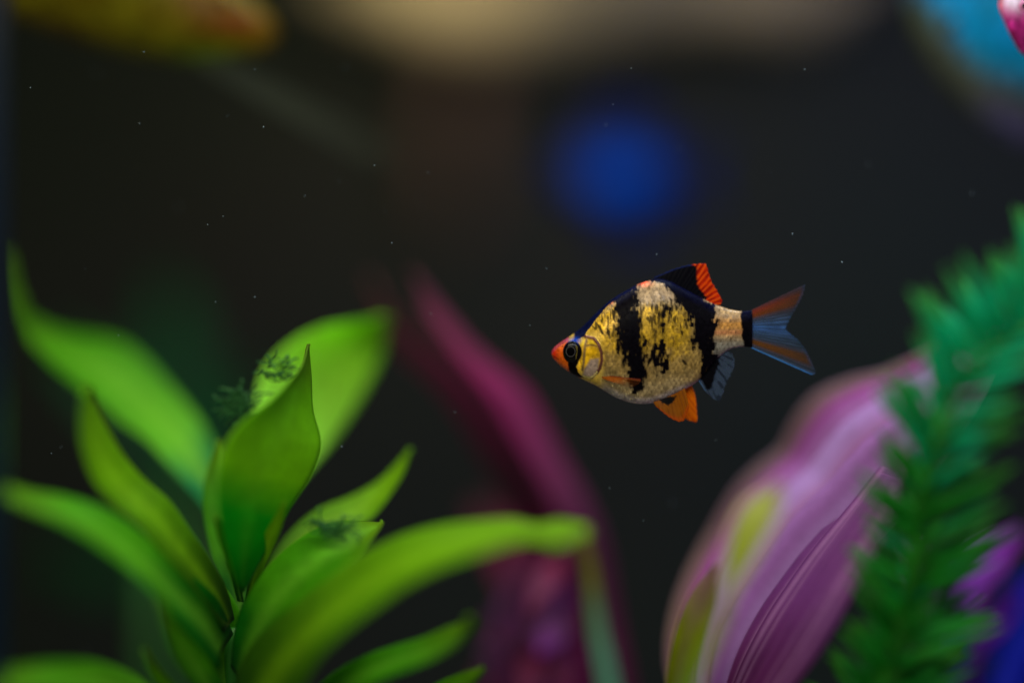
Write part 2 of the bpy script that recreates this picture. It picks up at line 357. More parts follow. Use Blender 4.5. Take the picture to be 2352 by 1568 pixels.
lf(m_g3, [(846, 1540), (826, 1565), (790, 1610), (700, 1700)], [(850, 1540), (858, 1575), (830, 1625), (740, 1740)], ((0.48, 0.495), (0.48, 0.495)), fold=0.1)
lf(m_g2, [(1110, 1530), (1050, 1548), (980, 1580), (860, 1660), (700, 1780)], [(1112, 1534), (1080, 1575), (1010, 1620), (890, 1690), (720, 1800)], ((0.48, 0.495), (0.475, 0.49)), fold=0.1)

lf(m_g2, [(498, 1010), (466, 1130), (482, 1260), (510, 1350), (542, 1440)], [(504, 1010), (600, 1120), (612, 1240), (590, 1340), (562, 1440)], ((0.515, 0.504), (0.518, 0.505)), fold=0.1)
lf(m_g2, [(452, 1290), (430, 1400), (446, 1500), (500, 1660)], [(458, 1290), (540, 1380), (575, 1500), (560, 1660)], ((0.498, 0.498), (0.502, 0.500)), fold=0.1)

# algae tufts caught on the leaves
m_alg = plain('dark_algae', (0.005, 0.06, 0.006), (0.012, 0.12, 0.010), 300, 0.7)
def tuft(cx, cy, d, rx, ry, n, label):
    VV = []; FF = []
    for k in range(n):
        x = cx+random.gauss(0, rx*0.45); y = cy+random.gauss(0, ry*0.45); a = random.uniform(-0.9, 0.9)+math.pi*random.choice((0, 1)); pts = []
        for j in range(6):
            pts.append(P(x, y, d+random.uniform(-0.001, 0.001))); a += random.uniform(-0.8, 0.8); x += 9*math.cos(a); y += 7*math.sin(a)-1
        V, F = tube(curve(pts, 10), random.uniform(0.00012, 0.00024), 5); o = len(VV); VV += list(V); FF += [tuple(i+o for i in f) for f in F]
    tag(mesh_obj('algae_tuft', VV, FF, m_alg), label, 'algae', 'algae tufts on the green leaves')
tuft(640, 850, 0.506, 22, 34, 24, 'dark algae tuft on the upper edge of the pointed centre leaf')
tuft(545, 930, 0.510, 40, 38, 50, 'fuzzy green algae clump left of the pointed centre leaf')
tuft(765, 1213, 0.484, 48, 17, 38, 'tangled dark algae threads lying across the lower right leaf')

# dim green plant far behind
bp_ = empty('background_plant', [*P(380, 900, 0.80)[:2], 0], 'dim dark green plant blurred far behind the green leaves', 'plant')
bb = P(400, 1150, 0.80)
V, F = tube([bb, np.array([*P(380, 900, 0.80)[:2], 0.0])], 0.004, 8); mesh_obj('stem', V, F, m_stem, bp_)
for A, B in (([(375, 640), (350, 760), (370, 950), (400, 1150)], [(380, 640), (450, 760), (470, 950), (410, 1150)]),
             ([(130, 790), (200, 900), (300, 1020), (395, 1150)], [(134, 780), (260, 850), (360, 980), (405, 1150)]),
             ([(620, 830), (540, 900), (470, 1000), (398, 1150)], [(626, 836), (600, 950), (520, 1050), (410, 1160)]),
             ([(50, 1250), (150, 1240), (280, 1260), (400, 1200)], [(50, 1258), (150, 1320), (280, 1350), (410, 1230)])):
    leaf('leaf', m_g6, bp_, E(A, 0.80, 0.80), E(B, 0.81, 0.80), fold=0.1, nu=24, nv=9)

# ------------------------------------------------------------------ purple plant in the middle
m_p1 = leaf_mat('magenta_leaf', [(0, (0.16, 0.004, 0.06)), (0.45, (0.17, 0.03, 0.09)), (0.72, (0.25, 0.015, 0.09)), (0.9, (0.18, 0.03, 0.06)), (1, (0.08, 0.03, 0.03))], (0.22, 0.07, 0.14), 1, trans=0.35, veinamt=0.4)
m_p2 = leaf_mat('deep_wine_leaf', [(0, (0.24, 0.008, 0.10)), (0.5, (0.09, 0.002, 0.036)), (0.75, (0.36, 0.012, 0.14)), (1, (0.26, 0.10, 0.10))], (0.03, 0.001, 0.012), 1, trans=0.25, veinamt=0.3)  # wine leaf; its darker middle also holds painted fold shade
m_p3 = leaf_mat('violet_leaf', [(0, (0.20, 0.02, 0.24)), (0.5, (0.16, 0.035, 0.15)), (1, (0.24, 0.09, 0.20))], (0.2, 0.05, 0.3), 3, trans=0.35)
m_ot = leaf_mat('olive_teal_leaf', [(0, (0.09, 0.40, 0.26)), (0.35, (0.12, 0.44, 0.27)), (0.62, (0.14, 0.32, 0.14)), (0.75, (0.22, 0.24, 0.004)), (1, (0.26, 0.22, 0.003))], (0.08, 0.3, 0.2), 1, trans=0.35, veinamt=0.3)
pp = empty('purple_plant', [*P(1330, 1560, 0.61)[:2], 0], 'wine purple plastic plant with a tall arching leaf behind the green plant', 'plant')
V, F = tube([P(1330, 1560, 0.612), P(1335, 1800, 0.612), np.array([*P(1330, 1560, 0.61)[:2], 0.0])], 0.0035, 9); mesh_obj('stem', V, F, plain('purple_stem', (0.08, 0.01, 0.06), None, 70), pp)
q = lambda mat, A, B, d, **k: leaf('leaf', mat, pp, E(A, *d[0]), E(B, *d[1]), **k)
q(m_p1, [(945, 625), (1000, 690), (1042, 740), (1092, 798), (1152, 848), (1212, 900), (1254, 970), (1294, 1050), (1342, 1130), (1382, 1220), (1402, 1300), (1420, 1420), (1448, 1568), (1465, 1680)],
  [(945, 625), (975, 715), (1020, 780), (1070, 845), (1120, 905), (1165, 980), (1205, 1050), (1250, 1130), (1290, 1220), (1310, 1310), (1325, 1420), (1350, 1568), (1370, 1680)],
  ((0.575, 0.58, 0.575), (0.56, 0.575, 0.563)), fold=-0.12)
q(m_p2, [(850, 640), (900, 715), (960, 775), (1030, 830), (1090, 890), (1150, 970), (1200, 1050), (1245, 1130), (1290, 1220), (1310, 1310), (1330, 1420), (1360, 1568), (1380, 1680)],
  [(850, 640), (880, 740), (935, 815), (1000, 870), (1060, 950), (1110, 1040), (1150, 1110), (1180, 1180), (1210, 1270), (1240, 1360), (1265, 1460), (1290, 1568), (1320, 1680)],
  ((0.585, 0.595, 0.59), (0.60, 0.60, 0.605)), fold=-0.05)
q(m_ot, [(1325, 1215), (1338, 1290), (1346, 1360), (1356, 1450), (1378, 1568), (1395, 1680)], [(1342, 1212), (1366, 1285), (1378, 1360), (1392, 1450), (1418, 1568), (1436, 1680)],
  ((0.548, 0.56), (0.548, 0.56)), fold=-0.1)
q(m_p1, [(1085, 1150), (1130, 1170), (1175, 1230), (1215, 1330), (1280, 1480), (1330, 1620)], [(1085, 1155), (1100, 1215), (1140, 1300), (1185, 1390), (1240, 1500), (1310, 1630)], ((0.64, 0.62), (0.64, 0.62)), fold=0.1)
q(m_p3, [(1230, 1300), (1275, 1350), (1285, 1430), (1300, 1520), (1330, 1640)], [(1226, 1304), (1175, 1360), (1165, 1450), (1200, 1540), (1310, 1640)], ((0.575, 0.60), (0.58, 0.60)), fold=0.15)
q(m_p3, [(1290, 1400), (1320, 1470), (1330, 1540), (1340, 1660)], [(1285, 1402), (1245, 1480), (1240, 1560), (1310, 1660)], ((0.58, 0.60), (0.57, 0.60)), fold=0.15)
q(m_p3, [(1110, 1480), (1180, 1500), (1240, 1560), (1300, 1670)], [(1106, 1486), (1110, 1550), (1170, 1620), (1290, 1680)], ((0.57, 0.60), (0.56, 0.60)), fold=0.15)
q(m_p3, [(1200, 1430), (1255, 1480), (1280, 1560), (1320, 1680)], [(1195, 1432), (1160, 1500), (1180, 1580), (1300, 1690)], ((0.565, 0.60), (0.56, 0.60)), fold=0.15)

for k in range(16):      # small crinkled leaves crowding the base
    cx = random.uniform(1130, 1330); cy = random.uniform(1290, 1560); w_ = random.uniform(22, 42); h_ = random.uniform(60, 110); a = random.uniform(-0.6, 0.6); dd = random.uniform(0.555, 0.60)
    ax = lambda u, v: (cx+u*math.cos(a)+v*math.sin(a), cy-v*math.cos(a)+u*math.sin(a))
    q(random.choice((m_p3, m_p3, m_p1)), [ax(0, h_), ax(-w_*0.8, h_*0.5), ax(-w_, 0), ax(-w_*0.6, -h_*0.5), ax(0, -h_)], [ax(0, h_), ax(w_*0.8, h_*0.5), ax(w_, 0), ax(w_*0.6, -h_*0.5), ax(0, -h_)], ((dd+0.012, dd), (dd+0.004, dd)), fold=0.25, nu=16, nv=9)

# ------------------------------------------------------------------ pink leaf plant lower right
m_n1 = leaf_mat('pink_mauve_leaf', [(0, (0.20, 0.03, 0.18)), (0.35, (0.32, 0.09, 0.26)), (0.6, (0.34, 0.12, 0.34)), (0.85, (0.36, 0.07, 0.36)), (1, (0.46, 0.22, 0.42))], (0.46, 0.28, 0.62), 6, trans=0.3, veinamt=0.35, mottle=0.2, amix=0.75,
    across=[(0.0, (0.16, 0.15, 0.02)), (0.12, (0.20, 0.05, 0.14)), (0.26, (0.32, 0.05, 0.30)), (0.42, (0.34, 0.11, 0.36)), (0.54, (0.44, 0.27, 0.64)), (0.64, (0.28, 0.10, 0.25)), (0.76, (0.34, 0.15, 0.45)), (0.86, (0.13, 0.02, 0.15)), (1.0, (0.07, 0.006, 0.06))])  # olive rim is variegation; ridge light and valley shade are painted in
m_n2 = leaf_mat('plum_striped_leaf', [(0, (0.11, 0.01, 0.07)), (0.5, (0.14, 0.03, 0.16)), (1, (0.16, 0.045, 0.17))], (0.34, 0.14, 0.33), 9, trans=0.25, veinamt=0.6, mottle=0.2)
m_n3 = leaf_mat('lime_leaf', [(0, (0.14, 0.36, 0.08)), (0.3, (0.22, 0.36, 0.03)), (0.6, (0.32, 0.40, 0.006)), (1, (0.36, 0.36, 0.10))], (0.3, 0.42, 0.02), 1, trans=0.35, veinamt=0.2, mottle=0.2)
m_n4 = leaf_mat('olive_edge_leaf', [(0, (0.16, 0.22, 0.003)), (0.6, (0.19, 0.22, 0.005)), (1, (0.26, 0.10, 0.16))], (0.2, 0.1, 0.15), 1, trans=0.3, veinamt=0.3)
npnt = empty('pink_leaf_plant', [*P(1640, 1700, 0.49)[:2], 0], 'plastic plant with a large ridged pink mauve leaf at lower right', 'plant')
V, F = tube([P(1640, 1640, 0.492), P(1640, 1800, 0.492), np.array([*P(1640, 1700, 0.49)[:2], 0.0])], 0.0035, 9); mesh_obj('stem', V, F, m_stem, npnt)
k_ = lambda mat, A, B, d, **k: leaf('leaf', mat, npnt, E(A, *d[0]), E(B, *d[1]), **k)
k_(m_n1, [(2300, 750), (2180, 785), (2100, 825), (2030, 862), (1950, 885), (1880, 920), (1838, 975), (1805, 1040), (1752, 1082), (1700, 1135), (1650, 1215), (1600, 1300), (1562, 1385), (1540, 1480), (1545, 1570), (1590, 1680)],
   [(2300, 755), (2250, 860), (2180, 950), (2110, 1030), (2050, 1100), (1990, 1160), (1920, 1235), (1860, 1300), (1800, 1375), (1750, 1440), (1715, 1500), (1690, 1580), (1660, 1700)],
   ((0.51, 0.515, 0.555), (0.495, 0.497, 0.492)), fold=0.05, ridges=4, ramp_amp=0.05, nu=70, nv=49, thick=0.0003, cup=0.12, roll=0.28)
k_(m_n2, [(2090, 1010), (2000, 1090), (1925, 1165), (1850, 1240), (1790, 1310), (1730, 1390), (1685, 1475), (1655, 1565), (1625, 1700)],
   [(2100, 1035), (2060, 1160), (2010, 1260), (1960, 1350), (1910, 1440), (1860, 1520), (1800, 1600), (1700, 1740)],
   ((0.518, 0.508, 0.510), (0.480, 0.482, 0.470)), fold=0.0, thick=0.0003, cup=0.08, ridges=7, ramp_amp=0.03, nu=60, nv=41)
k_(m_n3, [(1775, 1115), (1715, 1150), (1680, 1210), (1665, 1280), (1655, 1350), (1640, 1420), (1600, 1500), (1565, 1580), (1530, 1680)],
   [(1790, 1110), (1790, 1170), (1762, 1230), (1722, 1300), (1684, 1360), (1664, 1430), (1630, 1510), (1605, 1580), (1590, 1690)],
   ((0.452, 0.456, 0.446), (0.446, 0.452, 0.442)), fold=0.10)
k_(m_n4, [(1640, 1290), (1585, 1360), (1552, 1440), (1535, 1520), (1530, 1600), (1560, 1700)], [(1645, 1295), (1640, 1380), (1615, 1460), (1592, 1540), (1580, 1620), (1600, 1710)],
   ((0.478, 0.485), (0.468, 0.48)), fold=0.05)

# ------------------------------------------------------------------ fern at the right
m_f1 = leaf_mat('fern_leaflet_teal', [(0, (0.004, 0.44, 0.17)), (0.6, (0.006, 0.56, 0.26)), (1, (0.09, 0.36, 0.04))], (0.01, 0.3, 0.1), 1, trans=0.5, veinamt=0.3)
m_f2 = leaf_mat('fern_leaflet_green', [(0, (0.008, 0.27, 0.010)), (0.6, (0.014, 0.25, 0.022)), (1, (0.05, 0.19, 0.015))], (0.02, 0.22, 0.015), 1, trans=0.4, veinamt=0.3)
m_fs = plain('fern_stem', (0.010, 0.16, 0.006), (0.02, 0.20, 0.008), 90, 0.45)
fern = empty('fern_plant', [*P(2020, 1640, 0.44)[:2], 0], 'teal green feathery plastic fern in front of the pink leaf at right', 'plant')
rach = curve([(*p, d) for p, d in (((1985, 1720), 0.476), ((2035, 1570), 0.472), ((2078, 1420), 0.468), ((2100, 1280), 0.464), ((2112, 1150), 0.462), ((2145, 1025), 0.460), ((2185, 915), 0.460), ((2245, 835), 0.462), ((2330, 770), 0.465), ((2440, 700), 0.468))], 160)
rp = P(rach[:, 0], rach[:, 1], rach[:, 2])
V, F = tube(np.vstack([[[*P(2020, 1640, 0.44)[:2], 0.0]], rp]), np.r_[0.0017, np.linspace(0.0016, 0.0006, len(rp))], 8); mesh_obj('stem', V, F, m_fs, fern)
def leaflet_mesh(mat, wid):
    nu, nv = 14, 7; u = np.linspace(0, 1, nu); v = np.linspace(-1, 1, nv)
    hw = wid*np.sin(np.pi*np.clip(u*0.93+0.05, 0, 1))**0.7; hw[-1] = 0.003
    G = np.zeros((nu, nv, 3)); G[..., 0] = u[:, None]; G[..., 2] = hw[:, None]*v[None]
    G[..., 1] = -0.06*np.sin(u*np.pi)[:, None]+0.25*hw[:, None]*np.abs(v)[None]
    V, F = shell(G, 0.02); me_o = mesh_obj('leaflet', V, F, mat, None, {'lt': np.r_[np.repeat(u, nv), np.repeat(u, nv)], 'lv': np.r_[np.tile(v, nu), np.tile(v, nu)]})
    me = me_o.data; bpy.data.objects.remove(me_o); return me
LM = {(a, b): leaflet_mesh(a, b) for a in (m_f1, m_f2) for b in (0.058, 0.076, 0.045)}
def leaflet(me, p, dirv, length, roll):
    d = Vector(dirv).normalized(); y = Vector((0, 1, 0)); z = d.cross(y).normalized(); y = z.cross(d)
    M = Matrix((d, y, z)).transposed().to_4x4() @ Matrix.Rotation(roll, 4, 'X') @ Matrix.Scale(length, 4)
    o = bpy.data.objects.new('leaflet', me); C.objects.link(o); o.parent = fern
    o.matrix_world = Matrix.Translation(Vector(p)) @ M
    o.matrix_parent_inverse = Matrix.Identity(4); o.matrix_basis = Matrix.Translation(Vector(p)-fern.location) @ M
n = 74
for k in range(n):
    t = 0.06+0.93*k/(n-1); i = int(t*(len(rp)-1)); p = rp[i]; s = rach[i, 2]*(36/85)/2352; y = rach[i, 1]
    hi = np.clip((1250-y)/450, 0, 1)
    mat = m_f1 if random.random() < 0.04+0.96*hi else m_f2
    # upper / left side
    gap = 880 < y < 985 and k % 4 == 0
    a = math.radians(128+random.uniform(-15, 15)-8*hi+ (1-hi)*10); Ln = (185+68*hi)*random.uniform(0.65, 1.05)
    if not gap: leaflet(LM[(mat, random.choice((0.058, 0.076)))], p, (math.cos(a), random.uniform(-0.6, 0.5), math.sin(a)), Ln*s, random.uniform(-0.9, 0.9))
    # right side
    a = math.radians(14+random.uniform(-13, 13)+14*(1-hi)-30*max(0, hi-0.6)); Ln = (245-50*hi)*random.uniform(0.65, 1.12)
    leaflet(LM[(mat, random.choice((0.045, 0.058)))], p, (math.cos(a), random.uniform(-0.45, 0.55), math.sin(a)), Ln*s, random.uniform(-0.9, 0.9))
    for _w in range(1 if hi > 0.5 else 2):   # leaflets that point towards or away from the lens
        a = math.radians(70+random.uniform(-40, 30)); leaflet(LM[(mat, 0.058)], p, (0.5*math.cos(a), random.choice((-1, 1))*0.6, 0.7*math.sin(a)), random.uniform(90, 170)*s, random.uniform(-0.8, 0.8))

# violet and blue plant behind the fern
m_v1 = leaf_mat('bright_violet_leaf', [(0, (0.10, 0.02, 0.36)), (1, (0.36, 0.03, 0.50))], (0.3, 0.1, 0.5), 1, trans=0.4)
m_v2 = leaf_mat('royal_blue_leaf', [(0, (0.001, 0.006, 0.36)), (1, (0.002, 0.012, 0.55))], (0.01, 0.03, 0.4), 1, trans=0.4)
vp = empty('violet_plant', [*P(2300, 1700, 0.55)[:2], 0], 'violet and royal blue plastic leaves behind the fern at the right edge', 'plant')
V, F = tube([P(2240, 1640, 0.55), np.array([*P(2300, 1700, 0.55)[:2], 0.0])], 0.003, 8); mesh_obj('stem', V, F, m_stem, vp)
for mat, A, B in ((m_v1, [(2345, 1215), (2260, 1250), (2200, 1310), (2200, 1450), (2240, 1640)], [(2348, 1225), (2300, 1310), (2250, 1370), (2220, 1470), (2250, 1640)]),
                  (m_v1, [(2345, 1345), (2280, 1380), (2230, 1430), (2220, 1520), (2240, 1640)], [(2348, 1355), (2310, 1440), (2260, 1490), (2240, 1550), (2255, 1640)]),
                  (m_v2, [(2380, 1420), (2270, 1440), (2170, 1480), (2170, 1560), (2235, 1650)], [(2380, 1432), (2290, 1490), (2210, 1530), (2200, 1590), (2245, 1660)]),
                  (m_v2, [(2400, 1480), (2310, 1510), (2250, 1560), (2240, 1620), (2240, 1680)], [(2410, 1500), (2370, 1580), (2310, 1620), (2270, 1650), (2260, 1690)]),
                  (m_v2, [(2420, 1300), (2330, 1330), (2290, 1400), (2280, 1520), (2260, 1640)], [(2430, 1330), (2400, 1440), (2370, 1520), (2330, 1600), (2270, 1650)]),
                  (m_v1, [(2095, 1255), (2085, 1290), (2110, 1400), (2230, 1640)], [(2105, 1255), (2125, 1290), (2150, 1400), (2240, 1640)])):
    leaf('leaf', mat, vp, E(A, 0.575, 0.55), E(B, 0.56, 0.548), fold=0.1, nu=26, nv=11)

# ------------------------------------------------------------------ fishes
def loft(top, bot, wpts, NX, NT, x0, x1, smooth=3.0, power=0.85, front=1.5):
    """body as closed rings along x; returns fc coordinates X, Zp (down positive), Yoff (sideways, fc units) and faces"""
    u = np.linspace(0, 1, NX); x = x0+(x1-x0)*(u**front*0.35+u*0.65) if front != 1 else x0+(x1-x0)*u
    xt = np.array(top, float); xb = np.array(bot, float); xx = np.linspace(x0, x1, 900)
    def prof(p):
        y = np.interp(xx, p[:, 0], p[:, 1]); kk = np.exp(-0.5*(np.arange(-15, 16)/max(smooth, 0.1)/2)**2); kk /= kk.sum()
        ys = np.convolve(np.r_[np.full(15, y[0]), y, np.full(15, y[-1])], kk, 'valid')
        b = sstep(0, 0.03, (xx-x0)/(x1-x0)); return np.interp(x, xx, y*(1-b)+ys*b)
    zt = prof(xt); zb = prof(xb); wv = np.interp(x, *np.array(wpts, float).T)
    th = np.linspace(0, 2*np.pi, NT, endpoint=False)
    c = np.cos(th); s = np.sin(th); yy = np.sign(c)*np.abs(c)**power
    X = np.repeat(x[:, None], NT, 1); zc = (zt+zb)/2; h = (zb-zt)/2
    Z = zc[:, None]-h[:, None]*s[None]; Yo = wv[:, None]*yy[None]
    F = []
    for k in range(NX-1):
        for j in range(NT): F.append((k*NT+j, k*NT+(j+1) % NT, (k+1)*NT+(j+1) % NT, (k+1)*NT+j))
    F.append(tuple((NX-1)*NT+j for j in range(NT))); F.append(tuple(range(NT))[::-1])
    return X, Z, Yo, F
def mixn(c, m, col): return c*(1-m[..., None])+np.array(col)*m[..., None]

FD = 0.5                                        # distance of the striped fish
def FP(fx, fy, yo):
    """fish chart (fc) -> world; yo sideways in fc units, negative towards the lens"""
    s = FD*(36/85)/2352/3.36/1.0884
    p = P((1360+np.asarray(fx, float)/3.36)/1.0884, (630+np.asarray(fy, float)/3.36)/1.0884, FD)
    p[..., 1] = FD+np.asarray(yo, float)*s; return p
M_SKIN = skin_mat('barb_skin', 0.00050, var=0.24); M_FIN = fin_mat('fin_membrane')
barb = empty('striped_fish', FP(700, 760, 0), 'small gold fish with black bands and orange fins swimming left', 'fish')
top = [(62, 852), (66, 828), (80, 805), (100, 785), (130, 762), (200, 716), (270, 668), (340, 612), (400, 548), (470, 478), (550, 408), (640, 350), (720, 306), (800, 264), (860, 246), (930, 222), (1000, 226), (1060, 244), (1150, 292), (1250, 344), (1330, 386), (1400, 424), (1480, 454), (1560, 482), (1640, 496), (1700, 494), (1748, 488)]
bot = [(62, 852), (66, 872), (80, 897), (130, 947), (200, 1000), (280, 1046), (380, 1092), (450, 1126), (520, 1170), (600, 1218), (680, 1250), (760, 1269), (840, 1274), (920, 1265), (1000, 1240), (1100, 1195), (1200, 1145), (1290, 1086), (1340, 1030), (1390, 975), (1460, 888), (1520, 836), (1580, 806), (1650, 793), (1700, 795), (1748, 802)]
wp = [(62, 0), (66, 30), (80, 52), (130, 85), (220, 128), (340, 165), (500, 195), (700, 205), (900, 190), (1100, 155), (1300, 112), (1500, 72), (1650, 50), (1748, 30)]
X, Z, Yo, F = loft(top, bot, wp, 330, 256, 62, 1748)
# gill cover stands slightly proud of the flank
GILL = [(345, 700), (420, 715), (465, 780), (482, 860), (475, 930), (455, 1000), (400, 1060), (330, 1040), (300, 900), (310, 780)]
gsd = poly_sd(GILL, X, Z); step = sstep(-6, 8, gsd)*np.clip(1-np.maximum(gsd, 0)/110, 0, 1)
Yo = Yo*(1+0.10*step*(np.abs(Yo) > 20))
def n_str(x, z, sx, sz, o=3): return fbm(x/sx+11, z/sz+5, o)-0.5
tilt = X+0.15*(Z-700)
edge = n_str(tilt, Z, 30, 95)*150+n_str(X+300, Z, 60, 60, 2)*40
PX, PZ = 40.0, 33.0                             # staggered rows of overlapping scales
Xs = X+0.10*(Z-700); row = np.floor(Z/PZ); xo = Xs/PX+0.5*(row % 2); cellx = np.floor(xo); lx = xo-cellx; lz = Z/PZ-row
cr = _T[(cellx.astype(int)*7+row.astype(int)*31) % 256, (row.astype(int)*13+cellx.astype(int)*3) % 256]
arc = (1-lx)-0.9+0.9*(2*(lz-0.5))**2*0.35; rimm = sstep(0.10, 0.0, np.abs(arc+0.55))*0.0+sstep(0.30, 0.06, lx+0.55*(2*(lz-0.5))**2)
edge = edge+(cr-0.5)*64
c = np.zeros(X.shape+(3,))
c[:] = lin(140, 112, 58)
c = mixn(c, sstep(460, 380, Z+n_str(X, Z, 60, 60)*90)*sstep(560, 700, X), lin(158, 130, 94))           # pale shoulder
gold = sstep(420, 520, Z+n_str(X, Z, 40, 80)*90)*sstep(930, 720, Z+n_str(X+90, Z, 70, 90)*160)*sstep(1290, 1150, X)
c = mixn(c, gold, lin(176, 136, 26))
c = mixn(c, gold*sstep(0.10, 0.30, n_str(X+500, Z, 34, 60)), lin(212, 164, 34))
c = mixn(c, sstep(950, 1150, Z+n_str(X, Z, 80, 60)*120)*0.85, lin(142, 122, 84))                           # lower flank
c = mixn(c, sstep(-75, -12, poly_sd([(p[0], p[1]) for p in top]+[(p[0], p[1]) for p in bot[::-1]], X, Z)*-1+0)*sstep(1050, 1200, Z)*0.85, lin(170, 160, 160))
spk = sstep(0.20, 0.32, n_str(X+900, Z, 14, 14, 2)); c = mixn(c, spk*sstep(1020, 1120, Z)*sstep(900, 700, X)*0.7, lin(245, 225, 160))  # pale belly specks are scale glints painted into the colour
ped = sstep(1380, 1430, X)
c = mixn(c, ped, lin(168, 136, 92)); c = mixn(c, ped*np.exp(-((Z-610)/60)**2), lin(184, 126, 54)); c = mixn(c, ped*np.exp(-((Z-675)/26)**2)*0.7, lin(170, 100, 60))
c = mixn(c, ped*sstep(690, 780, Z), lin(124, 118, 104))
c = mixn(c, np.exp(-((X-835)**2/55**2+(Z-262)**2/28**2)), lin(240, 90, 60))                                # red flecks on the back
c = mixn(c, np.exp(-((X-555)**2/30**2+(Z-415)**2/30**2))*0.7, lin(220, 90, 60))
shine = 0.35*gold+0.10
# fine dark scale flecks
fl = sstep(0.16, 0.30, n_str(X+1300, Z, 22, 48, 2))
c = mixn(c, fl*0.55*sstep(1150, 950, Z), lin(74, 50, 16))
sc_on = sstep(420, 500, X)*sstep(1720, 1600, X)
c = c*(1+sc_on[..., None]*((cr-0.5)*0.55)[..., None])
c = mixn(c, rimm*0.45*sc_on, lin(70, 48, 18))
c = c*(1+0.26*(sc_on*sstep(0.35, 0.6, lx)*sstep(0.95, 0.7, lx)*sstep(0.9, 0.4, lz)*(cr > 0.45))[..., None])  # painted highlight on the upper part of some scales
fl2 = sstep(0.14, 0.26, n_str(X+2300, Z+900, 15, 22, 2)); c = mixn(c, fl2*0.22*sstep(300, 420, X), lin(96, 72, 34))
# head
hd = sstep(12, -12, X-(330-0.15*(Z-800)))
c = mixn(c, sstep(520, 440, X)*sstep(640, 720, Z), lin(196, 160, 60))
brn = seg_d([(338, 705), (410, 722), (452, 775), (474, 840), (478, 910), (462, 975), (440, 1010)], X, Z)
c = mixn(c, sstep(-10, 12, gsd), lin(190, 144, 26))
gl = poly_sd([(345, 800), (400, 800), (440, 815), (445, 850), (380, 880), (372, 960), (335, 990)], X, Z)
c = mixn(c, sstep(-8, 14, gl), lin(246, 186, 16))
c = mixn(c, sstep(-8, 12, poly_sd([(310, 735), (345, 730), (330, 780), (305, 790)], X, Z)), lin(255, 215, 40))
c = mixn(c, sstep(-8, 10, poly_sd([(362, 735), (410, 745), (425, 775), (370, 772)], X, Z)), lin(250, 205, 40))
c = mixn(c, sstep(-14, 14, poly_sd([(330, 985), (385, 900), (455, 890), (450, 985), (400, 1050), (320, 1040)], X, Z)), lin(152, 128, 112))
c = mixn(c, sstep(19, 7, brn)*0.95, lin(86, 42, 40)); c = mixn(c, sstep(14, 5, seg_d([(352, 725), (338, 800), (330, 900), (318, 985)], X, Z))*0.8, lin(110, 84, 50))
c = mixn(c, sstep(12, 4, seg_d([(350, 785), (400, 778), (440, 792)], X, Z))*0.7, lin(110, 80, 40))
c = mixn(c, sstep(10, 3, seg_d([(330, 1040), (380, 1055), (420, 1035), (440, 1005)], X, Z))*0.8, lin(235, 215, 130))
c = mixn(c, sstep(-8, 10, poly_sd([(262, 1010), (290, 900), (318, 905), (312, 960), (285, 1030)], X, Z)), lin(250, 190, 40))
shine = shine+0.5*sstep(-10, 10, gl)
oran = sstep(14, -14, X-(206-0.0*(Z-850)+np.clip(Z-940, 0, 200)*0.9))*1.0
c = mixn(c, oran, lin(206, 88, 8)); c = mixn(c, oran*np.exp(-((X-70)**2/46**2+(Z-868)**2/60**2)), lin(214, 16, 14))
c = mixn(c, oran*sstep(-30, 0, -np.interp(X, *np.array(top).T)*-1*0+ (np.interp(X, *np.array(top).T)+14-Z))*0.7, lin(140, 40, 80))
c = mixn(c, sstep(5, 1.5, seg_d([(60, 866), (95, 880), (122, 902)], X, Z))*0.8, lin(90, 10, 6))       # mouth line
c = mixn(c, sstep(11, 4, np.hypot((X-152), (Z-790)*1.3))*0.8, lin(70, 16, 10))                   # nostril
c = mixn(c, oran*sstep(0.05, 0.25, n_str(X+40, Z, 30, 24, 3))*0.45, lin(170, 60, 10))
# black
blk = np.zeros(X.shape); topz = np.interp(X, *np.array(top).T)
cap = sstep(8, -8, (Z-topz)-np.interp(X, [230, 260, 330, 420, 560, 800], [0, 40, 66, 50, 34, 26])+n_str(X, Z, 30, 40)*18)*sstep(236, 268, X)*sstep(1640, 1500, X)*sstep(40, 20, np.abs(X-545)*0.9+0*Z-0)
capm = sstep(8, -8, (Z-topz)-np.interp(X, [225, 255, 330, 420, 520, 560, 760, 800], [0, 64, 84, 56, 30, 22, 22, 0])+n_str(X, Z, 30, 40)*18)*sstep(232, 262, X)*sstep(800, 770, X)
def band(pts, amp=1.0, soft=24): return sstep(-soft, soft, poly_sd(pts, X, Z)+edge*amp)
blk = np.maximum(blk, band([(556, 380), (780, 270), (770, 400), (790, 500), (812, 600), (818, 700), (822, 800), (832, 900), (848, 1000), (836, 1080), (800, 1160), (760, 1170), (700, 1120), (690, 1020), (650, 920), (618, 800), (600, 680), (596, 560), (570, 450)], 0.75))
blk = np.maximum(blk, band([(985, 440), (1025, 470), (1015, 600), (985, 720), (990, 830), (1000, 900), (985, 990), (930, 990), (890, 940), (855, 860), (900, 770), (950, 700), (975, 600)], 1.0))
blk = np.maximum(blk, band([(905, 640), (930, 560), (950, 600), (930, 700), (905, 740)], 0.9)*0.9)
blk = np.maximum(blk, band([(790, 470), (835, 470), (825, 560), (800, 600)], 0.8)*0.8)
blk = np.maximum(blk, band([(925, 180), (990, 220), (1060, 300), (1090, 390), (1130, 470), (1185, 520), (1205, 600), (1225, 700), (1280, 800), (1300, 900), (1310, 1000), (1325, 1120), (1400, 1180), (1480, 1000), (1450, 900), (1425, 800), (1420, 700), (1435, 600), (1425, 500), (1400, 420), (1300, 340), (1100, 200)], 0.8))
